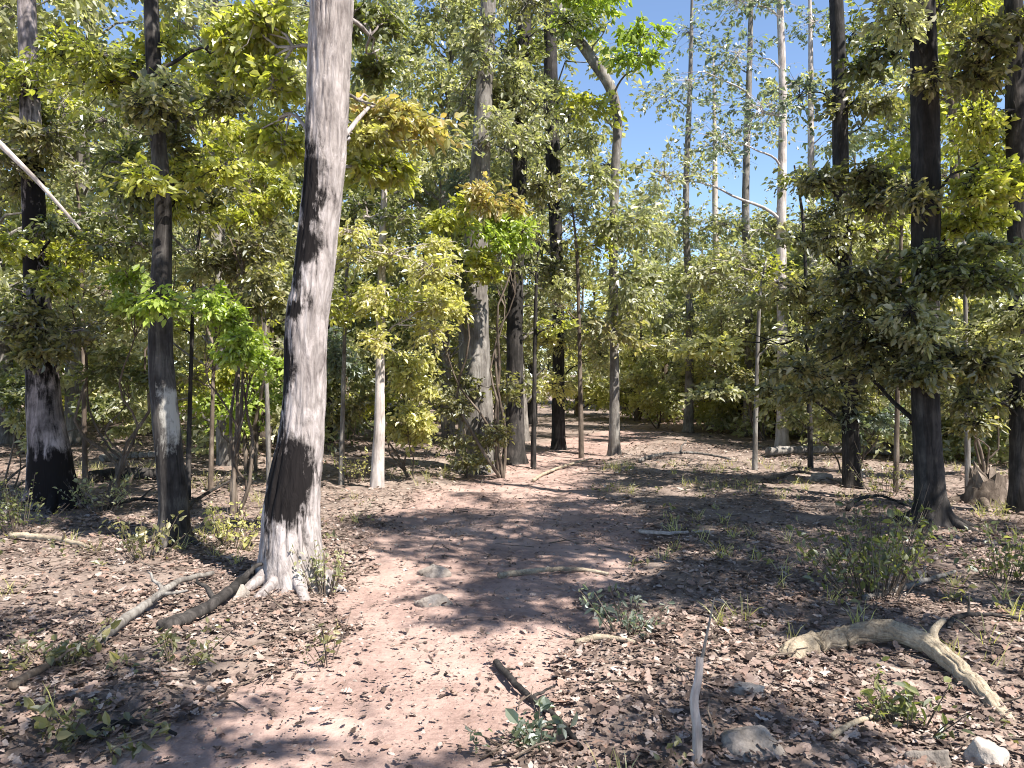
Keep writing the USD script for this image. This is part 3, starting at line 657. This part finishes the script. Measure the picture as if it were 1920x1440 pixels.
for a in FAR:
    same = sorted(b[1] for b in FAR if b[0] == a[0] and b[5] == a[5] and next(w for lim, w in MARKS if b[1] < lim) == next(w for lim, w in MARKS if a[1] < lim))
    place = {1: [''], 2: [', left of two', ', right of two'], 3: [', leftmost of three', ', middle of three', ', rightmost of three']}.get(len(same), [f', {w} from left' for w in ('first', 'second', 'third', 'fourth', 'fifth', 'sixth')])
    plant_far_tree(*a, place[same.index(a[1])])

# ------------------------------------------------------------------ fallen wood, stones, low plants
def on_ground(px, py):
    """The point of the ground that the photograph shows at pixel (px, py)."""
    D = 3.0
    ds = np.arange(2.0, 60, .02)
    z = EYE - (py - 720) / FPX * ds
    k = np.argmax(z <= ground_z((px - 960) / FPX * ds, ds))
    D = ds[k]
    return np.array([(px - 960) / FPX * D, D, float(ground_z((px - 960) / FPX * D, D))])


def stick(name, label, pts, r0, r1, look, category='branch', lift=.0, seed=0, seg=9, side=(), group=None, bark=.08):
    """A fallen branch through ground pixels (px, py, lift)."""
    rng = np.random.default_rng(seed)
    P = np.array([on_ground(x, y) + np.array([0, 0, r0 * .6 + l]) for x, y, l in pts])
    foot = P.mean(0); foot[2] = float(ground_z(foot[0], foot[1]))
    root = thing(name, label, category, group, foot)
    n = max(10, int(np.linalg.norm(np.diff(P, axis=0), axis=1).sum() / .04))
    S = smooth_path(P, n)
    S[1:-1] += rng.normal(size=(n - 2, 3)) * r0 * .10
    put('stem', (lambda m: (m[0] - foot, m[1]))(tube(S, np.linspace(r0, r1, n), seg, bark, seed)), BARK[look], root, smooth=True)
    for (t, dx, dy, dz) in side:
        a = S[int(t * (n - 1))]; b = a + np.array([dx, dy, dz])
        put('twig', (lambda m: (m[0] - foot, m[1]))(tube(smooth_path(limb_path(a, b, rng, .05), 9), np.linspace(r0 * .5, r1 * .4, 9), 6, .05, seed)), BARK[look], root, smooth=True)
    return root


stick('fallen_log', 'low arched pale barkless log lying in the sun at lower right', [(1480, 1238, -.05), (1535, 1222, .0), (1600, 1214, .03), (1680, 1212, .045), (1750, 1238, .025), (1820, 1290, -.01), (1890, 1350, -.07)], .068, .036, 'wood', 'log', seed=1, seg=64, side=[(.6, .16, .12, .10)], bark=.20)
stick('fallen_log', 'straight grey log lying flat across the ground left of the tall shaded trunk', [(1440, 858, .08), (1540, 855, .10), (1640, 856, .09), (1700, 862, .05)], .085, .07, 'grey', 'log', seed=2, seg=16)
stick('fallen_log', 'dark log lying between the charred tree and the slender tree', [(170, 905, .03), (240, 900, .05), (300, 900, .05), (350, 905, .02)], .10, .08, 'dark', 'log', seed=3, seg=16)
stick('fallen_log', 'grey log lying just behind the dark log, left of the slender tree', [(190, 868, .05), (250, 862, .06), (310, 860, .05)], .07, .06, 'grey', 'log', seed=4, seg=14)
stick('fallen_branch', 'dark crooked branch curving up to the scarred tree foot', [(300, 1190, .01), (370, 1165, .03), (430, 1130, .05), (480, 1085, .06)], .045, .025, 'dark', seed=5, side=[(.4, -.2, .15, .10), (.7, .12, .2, .12)])
stick('fallen_branch', 'grey forked branch lying on the left litter', [(180, 1215, .02), (260, 1165, .05), (330, 1110, .05), (400, 1085, .02)], .035, .018, 'grey', seed=6, side=[(.45, .25, .02, .08), (.6, -.18, .16, .1)])
stick('fallen_branch', 'thin dark branch lying diagonally at the bottom centre', [(930, 1255, .02), (985, 1310, .02), (1040, 1360, .02), (1090, 1410, .0)], .02, .012, 'dark', seed=7, side=[(.5, .12, .08, .03)])
stick('fallen_branch', 'pale stick lying across the shaded ground in the middle', [(935, 1085, .01), (1000, 1078, .02), (1070, 1074, .02), (1140, 1082, .01)], .024, .014, 'wood', seed=8)
stick('fallen_branch', 'pinkish stick in the shade right of the path', [(1200, 1000, .01), (1260, 1005, .02), (1330, 1000, .01)], .022, .012, 'pale', seed=9)
stick('fallen_branch', 'short pale branch on the path side below the shaded patch', [(1080, 1215, .01), (1130, 1205, .02), (1190, 1212, .01)], .022, .012, 'wood', seed=10)
stick('fallen_branch', 'brown branch in the left foreground litter', [(20, 1300, .01), (90, 1265, .03), (160, 1230, .02)], .026, .012, 'brown', seed=11, side=[(.5, .1, .12, .06)])
stick('fallen_branch', 'grey-brown branch behind the rock at lower right', [(1620, 1130, .01), (1700, 1110, .03), (1790, 1080, .02)], .024, .012, 'grey', seed=12, side=[(.5, .12, .1, .1)])
stick('fallen_branch', 'thin sunlit branch lying across the far ground under the bend', [(1000, 905, .02), (1060, 880, .05), (1110, 865, .04)], .03, .016, 'wood', seed=13)
stick('fallen_branch', 'thin dark branch across the litter right of the charred tree', [(190, 960, .02), (260, 945, .05), (330, 955, .02)], .03, .014, 'dark', seed=21, side=[(.5, .2, .1, .15)])
stick('fallen_branch', 'pale broken branch lying in front of the charred tree', [(20, 1010, .02), (90, 1020, .04), (170, 1035, .02)], .03, .015, 'wood', seed=22, side=[(.6, .1, -.15, .1)])
stick('fallen_branch', 'dark branch propped on litter between the two left trees and the path', [(350, 960, .03), (420, 925, .12), (490, 905, .2)], .026, .012, 'dark', seed=23, side=[(.5, .1, .2, .2), (.75, -.2, .1, .1)])
stick('fallen_branch', 'grey branch across the far litter right of the bent tree', [(1200, 868, .02), (1290, 858, .08), (1370, 866, .03)], .04, .02, 'grey', seed=24, side=[(.5, .2, .2, .25)])
stick('fallen_branch', 'brown branch in front of the flat grey log on the right', [(1440, 905, .02), (1500, 892, .05), (1580, 912, .02)], .03, .016, 'brown', seed=25, side=[(.4, .1, .1, .2)])
stick('fallen_branch', 'dark branch lying left of the tall shaded trunk foot', [(1590, 960, .02), (1650, 940, .06), (1700, 955, .02)], .03, .015, 'dark', seed=26)
stick('fallen_branch', 'crooked dark twig in the bottom left corner litter', [(150, 1400, .01), (230, 1370, .03), (330, 1385, .01)], .016, .008, 'dark', seed=27, side=[(.4, .08, .1, .05)])
stick('fallen_branch', 'pale twig on the right foreground litter below the arched log', [(1560, 1390, .01), (1620, 1360, .02), (1700, 1345, .01)], .014, .008, 'wood', seed=28)
stick('fallen_branch', 'dark twig crossing the shaded litter at the right edge', [(1780, 1180, .01), (1850, 1165, .03), (1915, 1170, .02)], .02, .010, 'dark', seed=29, side=[(.5, .1, .15, .08)])
# the upright pale stick in the foreground, stuck in the litter
b0 = on_ground(1305, 1430); t = thing('upright_stick', 'pale bare stick standing upright in the foreground litter', 'stick', None, b0)
Pq = np.array([[0, 0, -.06], [.005, .0, .12], [-.006, .01, .24], [.012, .01, .34], [.02, .02, .42]])
put('stem', tube(smooth_path(Pq, 20), np.linspace(.022, .014, 20), 12, .10, 3), BARK['pale'], t, smooth=True)
put('twig', tube(smooth_path(np.array([[.012, .01, .34], [.05, .03, .50], [.09, .05, .66]]), 12), np.linspace(.009, .003, 12), 6), BARK['grey'], t, smooth=True)
# the bare pale branch at upper left
a, b = at(-30, 240, 6.2), at(150, 430, 6.6)
rngb = np.random.default_rng(5)
hb = thing('dead_branch', 'pale bare dead branch slanting down through the leaves at upper left', 'branch', None, (a + b) / 2)
Pb = smooth_path(np.array([at(-420, -160, 5.6), at(-200, 60, 5.9), a, (a + b) / 2 + np.array([.01, 0, .015]), b]), 40)
put('stem', (lambda m: (m[0] - (a + b) / 2, m[1]))(tube(Pb, np.linspace(.055, .010, 40), 12, .09, 4)), BARK['pale'], hb, smooth=True)


def rock(label, px, py, w, h, look, seed, group=None, name='rock'):
    p = on_ground(px, py)
    s = w / 2 / FPX * p[1]
    g_ = np.random.default_rng(900 + seed)
    hull = trimesh.convex.convex_hull(unit(g_.normal(size=(16, 3))) * g_.uniform(.8, 1.1, (16, 1)))
    m = hull.subdivide().subdivide().subdivide()
    v, f_ = trimesh.smoothing.filter_laplacian(m, iterations=2).vertices.copy(), m.faces
    v = v * (1 + .30 * (meshkit.fbm(v * 2.1 + seed, 4, seed) - .5)[:, None])
    v = v * np.array([s * .9, s * .75, h / FPX * p[1] * .6])
    v += (meshkit.fbm(v * 45, 3, seed)[:, None] - .5) * .018 * unit(v)
    r = thing(name, label, 'rock', group, p)
    put('stone', (v - np.array([0, 0, h / FPX * p[1] * .02]), f_), look, r, smooth=40)
    return r


stone = usdkit.material(stage, Looks + 'stone', {
    'geo': ('geometry', {}), 'n1': ('noise_texture', {'scale': 7.0, 'detail': 8.0, 'roughness': .7}), 'n2': ('noise_texture', {'scale': 60.0, 'detail': 4.0}),
    'col': ('rgb_ramp', {'ramp': [(.3, (.10, .085, .07)), (.5, (.25, .215, .185)), (.7, (.40, .36, .32))]}), 'b': ('bump', {'strength': .6, 'distance': .012}),
    'p': ('principled_bsdf', {'roughness': .9, 'specular_ior_level': .2})},
    [('geo.position', 'n1.vector'), ('geo.position', 'n2.vector'), ('n1.fac', 'col.fac'), ('col.color', 'p.base_color'), ('n2.fac', 'b.height'), ('b.normal', 'p.normal')], surface='p.BSDF')
rock('small pale flat stone in the middle of the path, farther of two', 815, 1078, 80, 40, stone, 1)
rock('small pale flat stone in the middle of the path, nearer of two', 815, 1135, 84, 40, stone, 2)
rock('pale rounded rock at the bottom right corner', 1850, 1436, 120, 90, stone, 3)
rock('tan pointed rock at the bottom right, left of the pale corner rock', 1740, 1430, 110, 90, stone, 4)
rock('flat pale stone in the litter left of the tall shaded trunk', 1540, 900, 60, 30, stone, 5)
rock('small grey stone at the scarred tree foot', 440, 1120, 70, 46, stone, 6)
rock('flat tan rock slab in the foreground right of the upright stick', 1410, 1400, 170, 60, stone, 7)
rock('small stone in the litter below the flat tan slab of leaves, centre right', 1400, 1300, 90, 40, stone, 8)

# stump with root plate at the far right
p = on_ground(1850, 945); t = thing('stump', 'broken brown stump with upturned roots between the shaded trunk and the right edge', 'stump', None, p)
Pst = np.array([[0, 0, -.08], [0, 0, .1], [.01, .01, .25], [.03, 0, .38]])
vs, fs = tube(smooth_path(Pst, 24), np.linspace(.26, .17, 24), 40, .16, 7, .5)
vs[:, 2] += np.clip(vs[:, 2] - .2, 0, None) * (meshkit.fbm(vs * 14, 3, 5) - .5) * 3.0
put('stump_body', (vs, fs), BARK['brown'], t, smooth=40)
for k in range(5):
    aa = k * 1.26 + .3
    put('root', tube(smooth_path(np.array([[.1 * math.cos(aa), .1 * math.sin(aa), .08], [.32 * math.cos(aa), .32 * math.sin(aa), .05], [.6 * math.cos(aa + .2), .6 * math.sin(aa + .2), -.05]]), 10), np.linspace(.08, .025, 10), 8, .06, k), BARK['brown'], t, smooth=True)


def low_plant(label, px, py, w, h, look, n, seed, leaf=.05):
    p = on_ground(px, py)
    rng = np.random.default_rng(7000 + seed)
    s = 1 / FPX * p[1]
    r = thing('low_plant', label, 'plant', None, p)
    lv, st = MB(), MB()
    n = int(n * (.45 if seed in (4, 7, 8, 9, 16, 2, 3) else .8))
    h = h * (.7 if seed in (4, 7, 9, 16) else 1)
    m = max(5, n // 14)
    for k in range(m):
        e = np.array([rng.normal() * w * s * .34, rng.normal() * w * s * .27, h * s * rng.uniform(.45, 1.0)])
        a = np.array([e[0] * .35, e[1] * .35, -.02])
        P = smooth_path(np.array([a, (a + e) / 2 + np.array([0, 0, .02]), e]), 6)
        st.add(*tube(P, np.linspace(.004, .002, 6), 4, caps=False))
        if k % 3 == 0:      # a dead, leafless stem
            e2 = a + (e - a) * 1.2 + rng.normal(size=3) * .05
            st.add(*tube(smooth_path(np.array([a, (a + e2) / 2, e2]), 5), np.linspace(.004, .0015, 5), 4, caps=False))
        tt = rng.uniform(.25, 1, 14) ** .8
        C = a + (e - a) * tt[:, None] + rng.normal(size=(14, 3)) * .02
        lv.add(*leaf_mesh(C, unit(rng.normal(size=(14, 3)) + np.array([0, 0, .2])), leaf * rng.uniform(.5, 1.1), rng))
    put('stems', st.get(), BARK['brown'], r, kind='stuff')
    put('foliage', lv.get(), LEAF[look], r, kind='stuff', tone=lv.t)


low_plant('low green plant in the shade in front of the tall shaded trunk', 1640, 1120, 210, 190, 'green', 1000, 1)
low_plant('small bluish green plant in the shaded litter beside the path', 1180, 1190, 150, 90, 'blue', 420, 2)
low_plant('small green sprig at the bottom right near the rocks', 1700, 1370, 150, 90, 'green', 320, 3)
low_plant('green weeds in the left foreground below the grey forked branch', 120, 1250, 220, 90, 'olive', 500, 4)
low_plant('tan leafy clump lit by the sun beside the scarred tree', 430, 1030, 130, 90, 'straw', 420, 5)
low_plant('pale grass-green tuft at the right foot of the scarred tree', 610, 1120, 90, 110, 'pale', 260, 6, .04)
low_plant('green weeds at the bottom left corner', 90, 1420, 260, 90, 'olive', 420, 7)
low_plant('thin green weeds on the path edge below the scarred tree', 620, 1250, 110, 90, 'olive', 180, 8, .04)
low_plant('grey-green weeds left of the flat rock, bottom centre', 1010, 1400, 160, 110, 'blue', 300, 9)
low_plant('dark green weeds at the right edge under the edge trunk', 1880, 1090, 160, 100, 'green', 420, 10)

low_plant('dark green weeds at the left edge in front of the charred tree', 40, 1000, 160, 110, 'green', 420, 11)
low_plant('pale weeds between the charred tree and the dark log', 190, 960, 110, 80, 'pale', 300, 12)
low_plant('green sprig at the foot of the slender tree', 270, 1050, 110, 90, 'olive', 300, 13)
low_plant('yellowish weeds at the back of the path left of the pale sapling', 660, 905, 90, 70, 'straw', 300, 14)
low_plant('green weeds right of the forked dark tree', 1660, 930, 130, 80, 'olive', 360, 15)
low_plant('olive weeds in the left foreground litter, between two branches', 330, 1250, 150, 80, 'olive', 260, 16)
for q, (px, py, D, top, lean, wordy) in enumerate([(395, 905, 11.5, 640, 8, 'left of the lime sapling'), (505, 905, 11.0, 560, -12, 'right of the lime sapling'), (352, 930, 10.5, 500, 14, 'right of the slender tree'), (160, 915, 11.0, 420, -10, 'right of the charred tree'),
                                                  (640, 905, 12.0, 480, 12, 'between the scarred tree and the pale sapling'), (1000, 870, 14.5, 520, 6, 'right of the straight dark trunk'), (1090, 850, 16.5, 480, -8, 'left of the bent tree'), (1415, 870, 14.0, 560, 10, 'left of the flat grey log'),
                                                  (1520, 860, 14.5, 420, -14, 'behind the flat grey log'), (1680, 900, 11.5, 440, 10, 'left of the tall shaded trunk'), (1815, 905, 11.5, 380, -10, 'right of the tall shaded trunk')]):
    hgt = py - top
    tree('thin_stem_sapling', 'thin bare-stemmed sapling with a few leaves, ' + wordy, ['brown', 'grey', 'dark'][q % 3], [(px, py, 11), (px + lean * .3, py - hgt * .4, 8), (px + lean, top, 6), (px + lean * 2.2, top - hgt * .25, 3)], D,
         clumps=[(px + lean * 2 + 40 * (-1) ** q, top - 20, D, 60, 35, 110, ['sunny', 'olive', 'pale'][q % 3]), (px + lean - 45 * (-1) ** q, top + hgt * .25, D, 50, 30, 80, ['olive', 'pale', 'sunny'][q % 3]), (px + lean * 2, top - hgt * .2, D, 50, 40, 90, ['pale', 'sunny', 'olive'][q % 3])],
         seed=40 + q, seg=8, ring=.08, flare=.1, category='sapling', leaf=.075)

# ------------------------------------------------------------------ fallen leaves, twigs
def leaf_litter():
    rng = np.random.default_rng(42)
    out = MB()
    # lobed outline of an oak leaf
    tt = np.linspace(0, 1, 9)
    hw = np.array([.02, .13, .10, .24, .15, .27, .17, .17, 0.0])
    outline = np.vstack([np.stack([tt, hw], 1), np.stack([tt[-2:0:-1], -hw[-2:0:-1]], 1)])
    no = len(outline)
    for lo, hi, n, size, full in ((2.2, 5.0, 13000, .085, True), (5.0, 9.0, 20000, .085, True), (2.2, 6.0, 26000, .035, False), (6.0, 11.0, 26000, .045, False), (9.0, 20.0, 26000, .10, False), (20, 45, 16000, .16, False)):
        D = np.sqrt(rng.uniform(lo ** 2, hi ** 2, n))
        X = rng.uniform(-.80, .80, n) * D * 1.0
        tr = trail_at(X, D)
        keep = (tr > 0) | ((D > 8.0) & (rng.uniform(size=n) < .55)) | (rng.uniform(size=n) < (.35 if size < .05 else .20 + .15 * (hi > 9)))
        keep &= (meshkit.fbm(np.stack([X * .9, D * .9, 0 * X], -1), 2, 9) > .36) | (rng.uniform(size=n) < .5)
        X, D = X[keep], D[keep]; n = len(X)
        s = size * (.25 + .95 * rng.uniform(0, 1, n) ** 1.4) * np.where(trail_at(X, D) < 0, .7, 1)
        Z = ground_z(X, D) + rng.uniform(.004, .03, n) * (1 if full else 1.3)
        yaw = rng.uniform(0, 2 * np.pi, n)
        N = unit(np.stack([rng.normal(size=n) * .24, rng.normal(size=n) * .24, np.ones(n)], 1))
        A = np.stack([np.cos(yaw), np.sin(yaw), np.zeros(n)], 1); A = unit(A - N * (A * N).sum(1)[:, None]); S = np.cross(N, A)
        C = np.stack([X, D, Z], 1)
        cu, cv = rng.normal(size=n) * .6, rng.uniform(-.4, .7, n)
        if full:
            o = outline
        else:
            o = np.array([[0, 0], [.35, .22], [.75, .2], [1, 0], [.75, -.2], [.35, -.22]])
        u, w = o[:, 0] - .5, o[:, 1]
        hgt = cu[:, None] * (u ** 2)[None] * .8 + cv[:, None] * (w ** 2)[None] * 3.0
        v = C[:, None] + s[:, None, None] * (A[:, None] * u[None, :, None] + S[:, None] * w[None, :, None] + N[:, None] * hgt[..., None])
        k = len(o)
        if full:
            f = []
            half = 8
            for q in range(1, half):     # strip between the two sides
                L0, R0 = q, (no - q)
                if q == 1:
                    f.append([0, R0, L0])
                if q < half - 0 and q + 1 <= half - 1 + 0:
                    f += [[L0, R0, q + 1], [R0, no - q - 1, q + 1]]
            f.append([half - 1, no - half + 1, half])
            f = np.array(f)
        else:
            f = np.array([[0, 5, 1], [1, 5, 4], [1, 4, 2], [2, 4, 3]])
        out.add(v.reshape(-1, 3), (f[None] + np.arange(n)[:, None, None] * k).reshape(-1, 3), np.repeat(rng.uniform(0, 1, n), k))
    return out


litter = usdkit.material(stage, Looks + 'dead_leaves', {
    'tone': ('attribute', {'attribute': 'tone'}),
    'col': ('rgb_ramp', {'ramp': [(0, (.05, .034, .027)), (.2, (.10, .07, .056)), (.4, (.20, .145, .118)), (.58, (.285, .208, .172)), (.7, (.24, .15, .112)), (.86, (.35, .268, .225)), (1, (.43, .355, .31))]}),
    'p': ('principled_bsdf', {'roughness': 0.7, 'specular_ior_level': 0.3}),
    't': ('translucent_bsdf', {}), 'm': ('mix_closure', {'fac': .15})},
    [('tone.fac', 'col.fac'), ('col.color', 'p.base_color'), ('col.color', 't.color'), ('p.BSDF', 'm.closure1'), ('t.BSDF', 'm.closure2')], surface='m.closure')
lit = leaf_litter()
put('leaf_litter', lit.get(), litter, tone=lit.t, label='brown and pinkish dead oak leaves strewn over the woodland floor', category='leaf litter', kind='stuff')

rg = np.random.default_rng(78)
gc, gd = MB(), MB()
for k in range(1500):
    D = math.sqrt(rg.uniform(2.6 ** 2, 15 ** 2)); x = rg.uniform(-.78, .78) * D
    if trail_at(np.array(x), np.array(D)) < .3 or meshkit.fbm(np.array([[x * .7, D * .7, 3.0]]), 2, 21)[0] < .47:
        continue
    p = np.array([x, D, float(ground_z(x, D))])
    if rg.uniform() < .5:       # seedling
        h = rg.uniform(.04, .18); m = int(rg.uniform(4, 11))
        C = p + np.stack([rg.normal(size=m) * .04, rg.normal(size=m) * .04, rg.uniform(.3, 1, m) * h], 1)
        gc.add(*leaf_mesh(C, unit(rg.normal(size=(m, 3)) + np.array([0, 0, .3])), rg.uniform(.03, .06), rg, detail=False))
    else:                       # dry grass tuft
        m = int(rg.uniform(6, 16))
        b = p + np.stack([rg.normal(size=m) * .03, rg.normal(size=m) * .03, np.zeros(m)], 1)
        d = unit(np.stack([rg.normal(size=m) * .5, rg.normal(size=m) * .5, np.ones(m)], 1)); L = rg.uniform(.08, .26, m)[:, None]
        sd = unit(np.cross(d, rg.normal(size=(m, 3)))) * .003
        v = np.stack([b - sd, b + sd, b + d * L * .6 + sd * .7, b + d * L + np.array([0, 0, -.03]) * L / .2, b + d * L * .6 - sd * .7], 1)
        gd.add(v.reshape(-1, 3), (np.array([[0, 1, 2], [0, 2, 4], [4, 2, 3]])[None] + np.arange(m)[:, None, None] * 5).reshape(-1, 3), np.repeat(rg.uniform(0, 1, m), 5))
put('seedlings', gc.get(), LEAF['olive'], tone=gc.t, label='small green seedlings scattered through the leaf litter', category='seedlings', kind='stuff')
put('dry_grass', gd.get(), LEAF['straw'], tone=gd.t, label='sparse dry grass tufts scattered through the leaf litter', category='grass', kind='stuff')
pb = MB()
for k in range(2200):           # grit and pebbles on the bare path
    D = math.sqrt(rg.uniform(2.5 ** 2, 11 ** 2)); x = rg.uniform(-.6, .6) * D
    if trail_at(np.array(x), np.array(D)) > .4:
        continue
    r = .004 + .016 * rg.uniform() ** 3
    v = unit(np.array([[1, 0, 0], [-1, 0, 0], [0, 1, 0], [0, -1, 0], [0, 0, 1], [0, 0, -1.0]]) + rg.normal(size=(6, 3)) * .35) * r * np.array([1.2, 1, .6])
    pb.add(v + np.array([x, D, float(ground_z(x, D)) + r * .2]), np.array([[0, 2, 4], [2, 1, 4], [1, 3, 4], [3, 0, 4], [2, 0, 5], [1, 2, 5], [3, 1, 5], [0, 3, 5]]))
put('path_grit', pb.get(), stone, label='small stones and grit lying on the bare earth path', category='grit', kind='stuff')

rt = np.random.default_rng(77)
tw = MB()
for k in range(900):
    D = math.sqrt(rt.uniform(2.4 ** 2, 14 ** 2)); x = rt.uniform(-.75, .75) * D
    if trail_at(np.array(x), np.array(D)) < 0 and rt.uniform() < .7:
        continue
    L = rt.uniform(.08, .45); a = rt.uniform(0, 6.28)
    xs = x + np.linspace(-.5, .5, 5) * L * math.cos(a) + rt.normal(size=5) * .012
    ys = D + np.linspace(-.5, .5, 5) * L * math.sin(a) + rt.normal(size=5) * .012
    P = np.stack([xs, ys, ground_z(xs, ys) + .014 + np.linspace(0, rt.uniform(0, .08), 5)], 1)
    tw.add(*tube(P, np.linspace(1, .5, 5) * rt.uniform(.003, .008), 5, caps=False))
put('twig_litter', tw.get(), BARK['brown'], label='small broken twigs scattered among the fallen leaves', category='twigs', kind='stuff')
